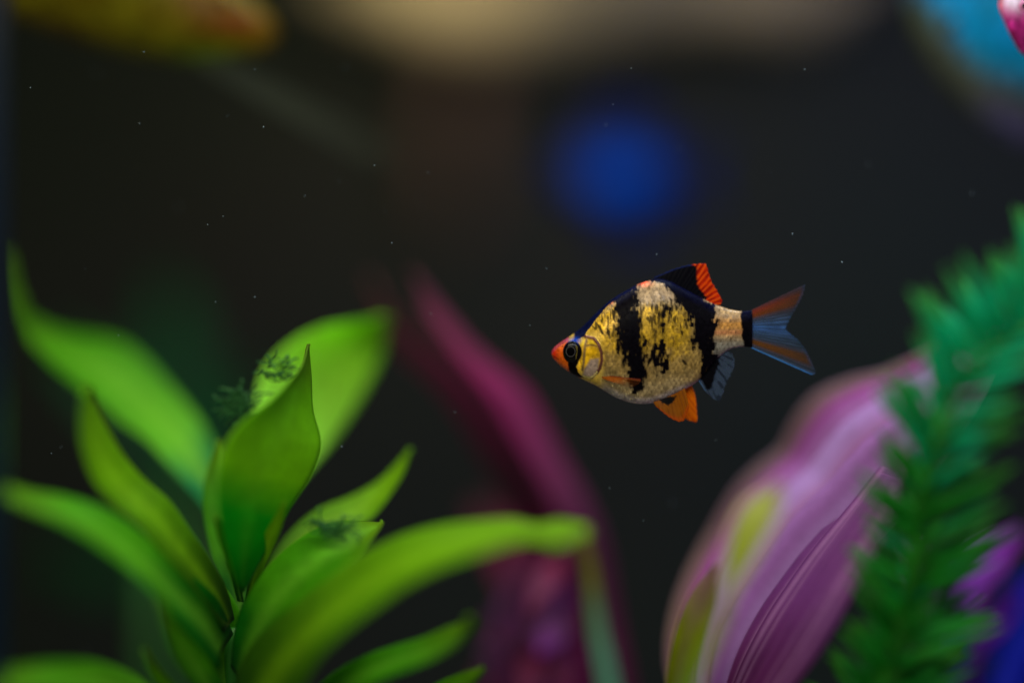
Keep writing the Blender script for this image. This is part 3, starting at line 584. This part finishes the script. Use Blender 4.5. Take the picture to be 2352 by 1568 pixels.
blk = np.maximum(blk, sstep(-6, 6, poly_sd([(876, 215), (896, 268), (925, 246), (1005, 268), (1070, 340), (1120, 420), (1300, 400), (1200, 250), (1000, 180)], X, Z)+n_str(X, Z, 24, 50)*22))
blk = np.maximum(blk, sstep(-7, 7, poly_sd([(1652, 470), (1755, 470), (1760, 820), (1690, 820), (1655, 700)], X, Z)+n_str(X, Z, 26, 50)*24))
blk = np.maximum(blk, sstep(-6, 6, poly_sd([(188, 880), (296, 895), (272, 960), (280, 1005), (330, 1052), (265, 1052), (210, 1005), (198, 950)], X, Z)+n_str(X, Z, 20, 40)*16))
blk = np.maximum(blk, sstep(-6, 6, 95-np.hypot((X-235)*1.2, Z-838)))
for pts in ([(425, 580), (470, 620), (500, 700), (480, 690), (450, 640)], [(520, 640), (545, 660), (545, 710), (525, 690)], [(560, 470), (600, 500), (590, 590), (565, 560)], [(1128, 650), (1165, 670), (1150, 700)], [(1150, 900), (1180, 915), (1195, 945), (1165, 945)], [(1010, 850), (1050, 860), (1030, 900)], [(395, 610), (430, 640), (420, 660)], [(1040, 380), (1075, 400), (1060, 470)], [(1085, 410), (1120, 470), (1100, 500)], [(880, 470), (905, 440), (900, 500)]):
    blk = np.maximum(blk, sstep(-7, 7, poly_sd(pts, X, Z)+n_str(X, Z, 18, 40)*16)*0.9)
fleck = sstep(0.12, 0.22, n_str(X+70, Z, 24, 70, 2))*sstep(-70, 0, poly_sd([(400, 540), (590, 400), (600, 760), (470, 740)], X, Z)); blk = np.maximum(blk, fleck*0.75)
fleck = sstep(0.10, 0.2, n_str(X+470, Z, 24, 80, 2))*sstep(-40, 10, poly_sd([(790, 420), (1180, 420), (1200, 640), (1000, 620), (800, 640)], X, Z)); blk = np.maximum(blk, fleck*0.8)
blue = sstep(110, 0, Z-topz+n_str(X, Z, 40, 40)*30)
bcol = np.array(lin(7, 5, 9))[None, None]*(1-blue[..., None])+np.array(lin(6, 8, 34))*blue[..., None]
blk = np.clip(blk, 0, 1)
c = c*(1-blk[..., None])+bcol*blk[..., None]
c = c*(1-capm[..., None])+np.array(lin(6, 12, 46))*capm[..., None]
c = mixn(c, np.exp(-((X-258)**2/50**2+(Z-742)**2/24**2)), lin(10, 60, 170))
shine = np.clip((shine+0.6*spk*sstep(980, 1120, Z)*sstep(1000, 800, X))*(1-blk), 0, 1)
body = mesh_obj('body', FP(X, Z, Yo).reshape(-1, 3), F, M_SKIN, barb, {'col': c.reshape(-1, 3), 'shine': shine.ravel(), 'gloss': (1-0.92*np.maximum(blk, capm)).ravel()})
def width_at(x, z):
    zt = np.interp(x, *np.array(top).T); zb = np.interp(x, *np.array(bot).T); t = ((zt+zb)/2-z)/((zb-zt)/2)
    return np.interp(x, *np.array(wp).T)*(math.sqrt(max(0, 1-t*t)))**0.85
# eyes
m_eye, nt_, N_, L_, B_, O_ = nm('fish_eye'); L_.new(attr(N_, 'col', 'Color'), B_.inputs['Base Color']); B_.inputs['Roughness'].default_value = 0.22; B_.inputs['Specular IOR Level'].default_value = 0.1
def eye(mapf, cx, cz, rx, rz, yo, dep, side, colf, parent, pdx=-16):
    nr, na = 26, 48; V = []; col = []; F = []
    for i in range(nr):
        r = i/(nr-1)
        for j in range(na):
            a = 2*math.pi*j/na; x = cx+rx*r*math.cos(a); z = cz+rz*r*math.sin(a)
            V.append((x, z, side*(yo-8+dep*math.sqrt(max(0, 1-r*r))))); col.append(colf(x, z))
    for i in range(nr-1):
        for j in range(na): F.append((i*na+j, i*na+(j+1) % na, (i+1)*na+(j+1) % na, (i+1)*na+j))
    V = np.array(V); return mesh_obj('eye', mapf(V[:, 0], V[:, 1], V[:, 2]), F, m_eye, parent, {'col': np.array(col)})
def barb_eye(x, z):
    r = math.hypot(x-220, (z-834)*0.9); r2 = math.hypot(x-235, (z-838)*0.82)
    if r < 34: return lin(2, 2, 3)
    if r < 41: return lin(58, 55, 52)
    if r < 50: return lin(8, 7, 7)
    if x > 262 and r2 < 58: return lin(84, 72, 26)
    if r2 < 56: return lin(14, 12, 10)
    return lin(3, 4, 10)
for sd in (-1, 1): eye(FP, 235, 838, 72, 90, width_at(235, 838), 26, sd, barb_eye, barb)
# fins
def fin(name, base, tip, colf, nray, bow=0.0, y0=0.0, yt=0.0, nu=61, ns=26, label=None, mapf=None, parent=None, rip=0.9, thick=0.00010, fray=7):
    b = curve(base, nu); t = curve(tip, nu); s = np.linspace(0, 1, ns)[:, None, None]
    uu = np.linspace(0, 1, nu); dirn = t-b; dirn /= np.linalg.norm(dirn, axis=1, keepdims=True)+1e-9   # frayed rim between the rays
    t = t-dirn*(fray*(0.5-0.5*np.sin(2*np.pi*nray*uu))*np.interp(uu, [0, .1, .9, 1], [0, 1, 1, 0])+fray*1.2*vnoise(uu*nray*0.7+len(name), uu*0+3)*np.sin(np.pi*uu))[:, None]
    G2 = b[None]*(1-s)+t[None]*s; u = np.linspace(0, 1, nu)[None]; S = s[..., 0]+0*u
    yo = y0+(yt-y0)*S+bow*np.sin(np.pi*u)*S+rip*np.sin(2*np.pi*nray*(u+0.4/nray*(vnoise(u*nray*0.8, 5+0*u)-0.5)))*(0.3+0.7*S)+bow*0.4*np.sin(2.1*np.pi*u+1)*S*S
    G = (mapf or FP)(G2[..., 0], G2[..., 1], yo)
    V, F = shell(G, thick, 1.0)
    uw = u+0.9/nray*(vnoise(u*nray*0.7+nu, 3+0*u)-0.5)+0.35/nray*S*(vnoise(u*nray*1.7, S*3)-0.5)
    ray = (0.5+0.5*np.sin(2*np.pi*nray*uw*(1+0.0*S)))*(0.55+0.9*(vnoise(u*nray*2.3+7, S*4+2)-0.25))
    ray = np.clip(ray, 0, 1)
    col, al = colf(G2[..., 0], G2[..., 1], u+0*S, S, ray)
    col = np.clip(col, 0, 1).reshape(-1, 3); al = np.clip(al, 0, 1).ravel()
    o = mesh_obj(name, V, F, M_FIN, parent or barb, {'col': np.vstack([col, col]), 'alpha': np.r_[al, al]})
    if label: o['label'] = label
    return o
def full(shape, col): return np.zeros(shape+(3,))+np.array(col)
def f_dorsal(x, z, u, s, ray):
    c = full(x.shape, lin(5, 4, 14)); ed = np.interp(z, [90, 130, 270, 330, 375, 440], [1225, 1282, 1290, 1325, 1365, 1340])
    m = sstep(-8, 8, x-ed+(fbm(x/14, z/14)-0.5)*26)
    red = mixn(full(x.shape, lin(225, 46, 3)), sstep(0.25, 0.75, ray)*0.65, lin(150, 12, 3)); red = mixn(red, (1-ray)**4*0.8, lin(250, 110, 10))
    c = c*(1-m[..., None])+red*m[..., None]
    tp = sstep(22, 8, z-np.interp(x, [930, 1000, 1100, 1200, 1290], [205, 175, 133, 105, 93])); c = mixn(c, tp*(1-m)*0.7, lin(16, 40, 110))
    return c, 0.96-0.18*m*ray
fin('dorsal_fin', [(918, 250), (980, 250), (1080, 290), (1200, 345), (1310, 400), (1400, 448)], [(925, 212), (1000, 176), (1100, 134), (1200, 106), (1290, 94), (1366, 94), (1388, 180), (1412, 240), (1452, 312), (1482, 370), (1498, 405), (1484, 440)], f_dorsal, 17, bow=8, nu=110)
def f_tail(x, z, u, s, ray):
    c = full(x.shape, lin(96, 130, 172)); al = 0.05+0.28*ray**2*(1-0.5*s)
    upb = np.exp(-((u-0.13)/0.12)**2); lob = np.exp(-((u-0.83)/0.085)**2)
    c = mixn(c, np.clip(upb*1.3, 0, 1), lin(140, 76, 26)); c = mixn(c, np.exp(-((u-0.05)/0.09)**2)*(1-s)**0.7, lin(170, 66, 44)); al = np.maximum(al, upb*(0.75-0.58*s)*(0.7+0.3*ray))
    c = mixn(c, np.clip(lob*1.3, 0, 1), lin(132, 80, 24)); al = np.maximum(al, lob*(0.62-0.42*s)*(0.7+0.3*ray))
    c = mixn(c, sstep(0.965, 0.985, u), lin(70, 150, 220)); al = np.maximum(al, 0.7*sstep(0.96, 0.985, u)*(1-0.5*s))
    mid = np.exp(-((u-0.47)/0.12)**2); c = mixn(c, mid*0.7, lin(74, 134, 215)); al = al+mid*0.28*(0.25+ray)*(1-0.3*s)
    c = mixn(c, sstep(0.93, 0.98, s)*0.6, lin(60, 110, 170))
    return c, al
fin('tail_fin', [(1738, 488), (1748, 560), (1752, 645), (1750, 720), (1738, 804)],
    [(2196, 268), (2186, 330), (2160, 400), (2120, 480), (2075, 560), (2040, 640), (2100, 700), (2165, 765), (2215, 840), (2252, 920), (2284, 1000), (2276, 1024), (2244, 1030)], f_tail, 24, bow=10, nu=101)
def f_anal(x, z, u, s, ray):
    c = full(x.shape, lin(104, 130, 164)); al = 0.16+0.30*sstep(0.3, 0.7, ray)
    c = mixn(c, sstep(0.3, 0.7, ray)*0.85, lin(10, 12, 22))
    bk = sstep(-10, 10, poly_sd([(1290, 1040), (1480, 860), (1475, 950), (1440, 1030), (1425, 1100), (1400, 1165), (1370, 1150), (1325, 1090)], x, z)+(fbm(x/22, z/30)-0.5)*30); c = mixn(c, bk, lin(10, 8, 14)); al = np.maximum(al, bk*0.96)
    le = sstep(0.06, 0.02, u); c = mixn(c, le, lin(90, 130, 170)); al = np.maximum(al, le*0.75)
    return c, al*(1-0.15*s)
fin('anal_fin', [(1288, 1066), (1340, 1010), (1400, 945), (1450, 880), (1510, 830)], [(1350, 1160), (1420, 1232), (1478, 1252), (1502, 1200), (1542, 1100), (1592, 1000), (1608, 920), (1580, 845)], f_anal, 8, bow=8)
def f_pelvic(x, z, u, s, ray):
    c = mixn(full(x.shape, lin(168, 98, 8)), sstep(0.3, 0.9, ray)*0.5, lin(128, 66, 6)); c = mixn(c, sstep(0.7, 1.0, s)*0.7, lin(205, 78, 6))
    bk = sstep(-6, 6, poly_sd([(930, 1215), (1110, 1210), (1070, 1270), (1040, 1285), (980, 1255)], x, z)+(fbm(x/18, z/18)-0.5)*22); c = mixn(c, bk, lin(10, 7, 6))
    return c, 0.78+0*x
def f_pelvic2(x, z, u, s, ray):
    c = mixn(full(x.shape, lin(240, 130, 8)), sstep(0.3, 0.9, ray)*0.7, lin(196, 70, 6)); return c, 0.82+0*x
fin('pelvic_fin', [(915, 1258), (980, 1236), (1040, 1210), (1100, 1185), (1180, 1140)], [(935, 1290), (990, 1345), (1060, 1400), (1120, 1426), (1166, 1422), (1190, 1370), (1215, 1300)], f_pelvic, 9, y0=-45, yt=-75, bow=4)
fin('pelvic_fin', [(1060, 1200), (1130, 1170), (1190, 1140), (1240, 1110)], [(1170, 1385), (1225, 1420), (1280, 1436), (1298, 1420), (1292, 1320), (1278, 1210), (1250, 1140)], f_pelvic2, 8, y0=35, yt=70, bow=-4)
def f_pect(x, z, u, s, ray):
    c = mixn(full(x.shape, lin(206, 110, 14)), sstep(0.3, 0.9, ray)*0.4, lin(180, 84, 10)); c = mixn(c, sstep(0.10, 0.03, u), lin(130, 50, 24)); return c, np.clip(0.55-0.52*sstep(0.2, 0.85, s)-0.35*sstep(0.5, 1, u)+0.5*sstep(0.1, 0.03, u), 0.02, 1)
yw = width_at(470, 1030)
fin('pectoral_fin', [(468, 1026), (474, 1036), (482, 1048), (488, 1060)], [(800, 1062), (800, 1090), (760, 1120), (690, 1130), (600, 1105)], f_pect, 7, y0=-yw+6, yt=-width_at(700, 1080)-55, bow=-6, rip=1.2)
fin('pectoral_fin', [(468, 1026), (474, 1036), (482, 1048), (488, 1060)], [(800, 1062), (800, 1090), (760, 1120), (690, 1130), (600, 1105)], f_pect, 7, y0=yw-6, yt=width_at(700, 1080)+55, bow=6, rip=1.2)

# --- other fishes, out of focus
def other_fish(name, label, d, top, bot, wmax, x0, x1, colf, fins, eyes, skin, group=None):
    mp_ = lambda x, y, yo: (lambda p: np.concatenate([p[..., :1], p[..., 1:2]+(np.asarray(yo, float)*d*(36/85)/2352)[..., None], p[..., 2:]], -1))(P(x, y, d))
    top = sorted(top); bot = sorted(bot); L_ = x1-x0
    fl_ = top[-1][1] == bot[-1][1]               # snout at the right end
    wps = [(0, 0), (0.015, 0.3), (0.06, 0.52), (0.2, 0.88), (0.38, 1.0), (0.65, 0.7), (0.9, 0.28), (1, 0.15)]
    wq = sorted([((x1-L_*t) if fl_ else (x0+L_*t), k*wmax) for t, k in wps])
    X, Z, Yo, F = loft(top, bot, wq, 110, 64, x0, x1, front=1.0)
    cx, cz = np.mean([p[0] for p in top]), (np.mean([p[1] for p in top])+np.mean([p[1] for p in bot]))/2
    root = empty(name, P(cx, cz, d), label, 'fish', group)
    col, sh = colf(X, Z)
    mesh_obj('body', mp_(X, Z, Yo).reshape(-1, 3), F, skin, root, {'col': col.reshape(-1, 3), 'shine': sh.ravel(), 'gloss': 1+0*sh.ravel()})
    for fname, b, t, fc, y0, yt in fins: fin(fname, b, t, fc, 12, mapf=mp_, parent=root, y0=y0, yt=yt, rip=1.0, thick=0.0002)
    for ex, ez, er, ecol in eyes:
        zt = np.interp(ex, *np.array(top, float).T); zb = np.interp(ex, *np.array(bot, float).T); t = ((zt+zb)/2-ez)/((zb-zt)/2)
        yo = np.interp(ex, *np.array(wq).T)*math.sqrt(max(0.02, 1-t*t))**0.85
        for sd in (-1, 1): eye(mp_, ex, ez, er, er, yo+6, er*0.5, sd, lambda x, z: (lin(6, 5, 5) if math.hypot(x-ex, z-ez) < er*0.55 else ecol), root)
    return root
def solid(col, a=0.85):
    return lambda x, z, u, s, ray: (mixn(full(x.shape, col), ray*0.4, tuple(q*0.5 for q in col)), a+0*x)
M_SK2 = skin_mat('scaly_skin', 0.0016, bumpd=0.0001, spec=0.06)
def c_yel(x, z):
    c = full(x.shape, lin(90, 84, 10)); n = fbm(x/60, z/40)
    c = mixn(c, sstep(0.45, 0.7, n), lin(80, 66, 6)); c = mixn(c, np.exp(-((x-545)**2/75**2+(z-62)**2/34**2))*1.0, lin(96, 40, 8))
    c = mixn(c, np.exp(-((x-470)**2/60**2+(z-20)**2/40**2))*0.8, lin(96, 62, 26)); c = mixn(c, np.exp(-((x-600)**2/30**2+(z-100)**2/18**2))*0.7, lin(104, 78, 8))
    c = mixn(c, np.exp(-((x-480)**2/80**2+(z-132)**2/22**2))*0.7, lin(90, 120, 20)); return c, 0.05+0*x
yf = other_fish('yellow_fish', 'olive yellow fish blurred at the upper left corner with brown face', 0.565,
    [(642, 82), (632, 51), (604, 21), (520, -54), (400, -144), (200, -254), (0, -314), (-250, -294), (-450, -244)],
    [(642, 82), (630, 108), (596, 124), (530, 138), (450, 144), (380, 138), (300, 124), (200, 100), (100, 66), (0, 28), (-120, -34), (-280, -114), (-450, -189)],
    120, -450, 642, c_yel,
    [('tail_fin', [(-445, -246), (-448, -216), (-445, -188)], [(-640, -404), (-600, -254), (-650, -84)], solid(lin(150, 138, 30)), 0, 0),
     ('dorsal_fin', [(350, -169), (100, -284), (-150, -299)], [(330, -244), (50, -414), (-260, -404)], solid(lin(150, 138, 30)), 0, 0),
     ('pelvic_fin', [(415, 128), (470, 136), (520, 130)], [(850, 394), (905, 388), (930, 330)], lambda x, z, u, s, ray: (full(x.shape, lin(110, 120, 100)), 0.17*(1-0.85*s)*(1-0.5*u)), -20, -40)],
    [(520, 8, 22, lin(120, 90, 20))], M_SK2)
def c_blu(x, z):
    c = full(x.shape, lin(4, 124, 176)); n = fbm(x/70, z/50)
    c = mixn(c, sstep(0.5, 0.7, n)*0.6, lin(4, 104, 130))
    zb = np.interp(x, [2082, 2095, 2130, 2190, 2260, 2352, 2500, 2700, 2900, 3000], [-20, 60, 140, 220, 285, 335, 370, 330, 200, 120])
    c = mixn(c, sstep(150, 60, zb-z+(n-0.5)*50), lin(72, 78, 66)); c = mixn(c, sstep(90, 20, zb-z)*sstep(2200, 2320, x)*0.8, lin(96, 92, 150))
    c = mixn(c, sstep(2150, 2095, x)*0.8, lin(64, 72, 54)); c = mixn(c, sstep(30, -20, z)*0.5, lin(10, 90, 140))
    return c, 0.05+0*x
other_fish('blue_fish', 'deep bodied sky blue fish blurred at the upper right corner', 0.575,
    [(2082, -20), (2090, -60), (2110, -100), (2170, -180), (2300, -270), (2500, -310), (2700, -250), (2900, -80), (3000, 20)],
    [(2082, -20), (2086, 20), (2098, 70), (2130, 142), (2190, 222), (2260, 285), (2352, 335), (2500, 370), (2700, 330), (2900, 200), (3000, 120)],
    150, 2082, 3000, c_blu,
    [('tail_fin', [(2995, 22), (2998, 70), (2995, 118)], [(3180, -120), (3140, 70), (3180, 260)], solid(lin(30, 120, 170)), 0, 0),
     ('dorsal_fin', [(2300, -262), (2500, -300), (2750, -215)], [(2330, -360), (2600, -440), (2860, -330)], solid(lin(30, 120, 170)), 0, 0),
     ('anal_fin', [(2480, 362), (2650, 342), (2830, 245)], [(2540, 430), (2740, 480), (2920, 380)], solid(lin(60, 90, 140)), 0, 0)],
    [(2170, 64, 20, lin(60, 70, 50))], M_SK2)
def c_pnk(x, z):
    c = full(x.shape, lin(206, 44, 150)); n = fbm(x/26, z/26)
    c = mixn(c, sstep(0.45, 0.65, n)*0.7, lin(120, 26, 74)); c = mixn(c, np.exp(-((x-2322)**2/26**2+(z-6)**2/24**2)), lin(240, 225, 250)); c = mixn(c, sstep(2302, 2294, x), lin(200, 60, 80))  # near-white spot on the face is a lamp highlight painted in
    return c, 0.1+0*x
other_fish('pink_fish', 'pink fish with a painted highlight on its face entering at the top right corner', 0.508,
    [(2293, 10), (2295, -6), (2302, -24), (2330, -60), (2400, -110), (2550, -130), (2720, -60), (2800, -10)],
    [(2293, 10), (2296, 26), (2306, 46), (2320, 80), (2342, 118), (2380, 152), (2450, 180), (2580, 170), (2720, 80), (2800, 40)],
    62, 2293, 2800, c_pnk,
    [('tail_fin', [(2796, -8), (2798, 15), (2796, 38)], [(2930, -110), (2890, 15), (2930, 150)], solid(lin(226, 90, 160)), 0, 0),
     ('dorsal_fin', [(2440, -112), (2540, -122), (2640, -90)], [(2460, -170), (2580, -220), (2690, -160)], solid(lin(226, 90, 160)), 0, 0)],
    [(2345, 20, 13, lin(200, 120, 160))], M_SK2)
def c_far(x, z):
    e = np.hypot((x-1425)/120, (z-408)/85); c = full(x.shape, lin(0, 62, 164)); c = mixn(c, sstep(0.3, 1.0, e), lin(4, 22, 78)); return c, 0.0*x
other_fish('royal_blue_fish', 'royal blue fish far behind, a soft blue glow above the striped fish', 0.75,
    [(1270, 402), (1282, 367), (1328, 326), (1409, 303), (1502, 332), (1549, 376)],
    [(1270, 402), (1282, 431), (1328, 477), (1409, 506), (1502, 471), (1549, 425)], 50, 1270, 1549, c_far,
    [('tail_fin', [(1544, 378), (1547, 402), (1544, 422)], [(1653, 309), (1630, 402), (1653, 506)], solid(lin(2, 26, 96)), 0, 0),
     ('dorsal_fin', [(1340, 332), (1409, 312), (1491, 335)], [(1351, 262), (1444, 228), (1537, 286)], solid(lin(2, 26, 96)), 0, 0),
     ('anal_fin', [(1386, 502), (1444, 492), (1514, 460)], [(1409, 576), (1479, 576), (1560, 518)], solid(lin(2, 26, 96)), 0, 0)],
    [(1320, 396, 9, lin(10, 30, 80))], M_SK2)

# ------------------------------------------------------------------ specks drifting in the water
m_sp = plain('water_dust', (0.30, 0.40, 0.44), (0.10, 0.15, 0.18), 500, 0.5)
VV = []; FF = []
known = [(770, 83), (330, 120), (320, 284), (605, 292), (585, 682), (477, 516), (512, 497), (983, 397), (1255, 617), (1045, 947), (1408, 240), (1450, 157), (1848, 160), (1508, 584), (272, 770), (585, 160), (522, 267), (900, 558), (495, 693), (1478, 1195), (800, 1408), (860, 380), (1645, 1010), (1934, 602), (1217, 747), (1400, 1120), (700, 450), (70, 202), (785, 1025), (990, 720)]
pts = [(x, y, random.uniform(0.490, 0.504), random.uniform(0.8, 1.7)) for x, y in known]
pts += [(random.uniform(0, 2352), random.uniform(0, 1568), random.uniform(0.46, 0.55), random.uniform(0.5, 1.3)) for _ in range(60)]
ico = [(0, 0, 1), (1, 0, 0), (0, 1, 0), (-1, 0, 0), (0, -1, 0), (0, 0, -1)]; icf = [(0, 1, 2), (0, 2, 3), (0, 3, 4), (0, 4, 1), (5, 2, 1), (5, 3, 2), (5, 4, 3), (5, 1, 4)]
for x, y, d, r in pts:
    p = P(x, y, d); s = d*(36/85)/2352*r; a = random.uniform(0, 3.14); st = random.uniform(1, 2.2); o = len(VV)
    for q_ in ico:
        ux, uz = q_[0]*st, q_[2]; VV.append((p[0]+s*(ux*math.cos(a)-uz*math.sin(a)), p[1]+s*q_[1], p[2]+s*(ux*math.sin(a)+uz*math.cos(a))))
    FF += [tuple(i+o for i in f) for f in icf]
tag(mesh_obj('water_specks', VV, FF, m_sp), 'pale dust specks drifting all through the dark water', 'dust', kind='stuff')
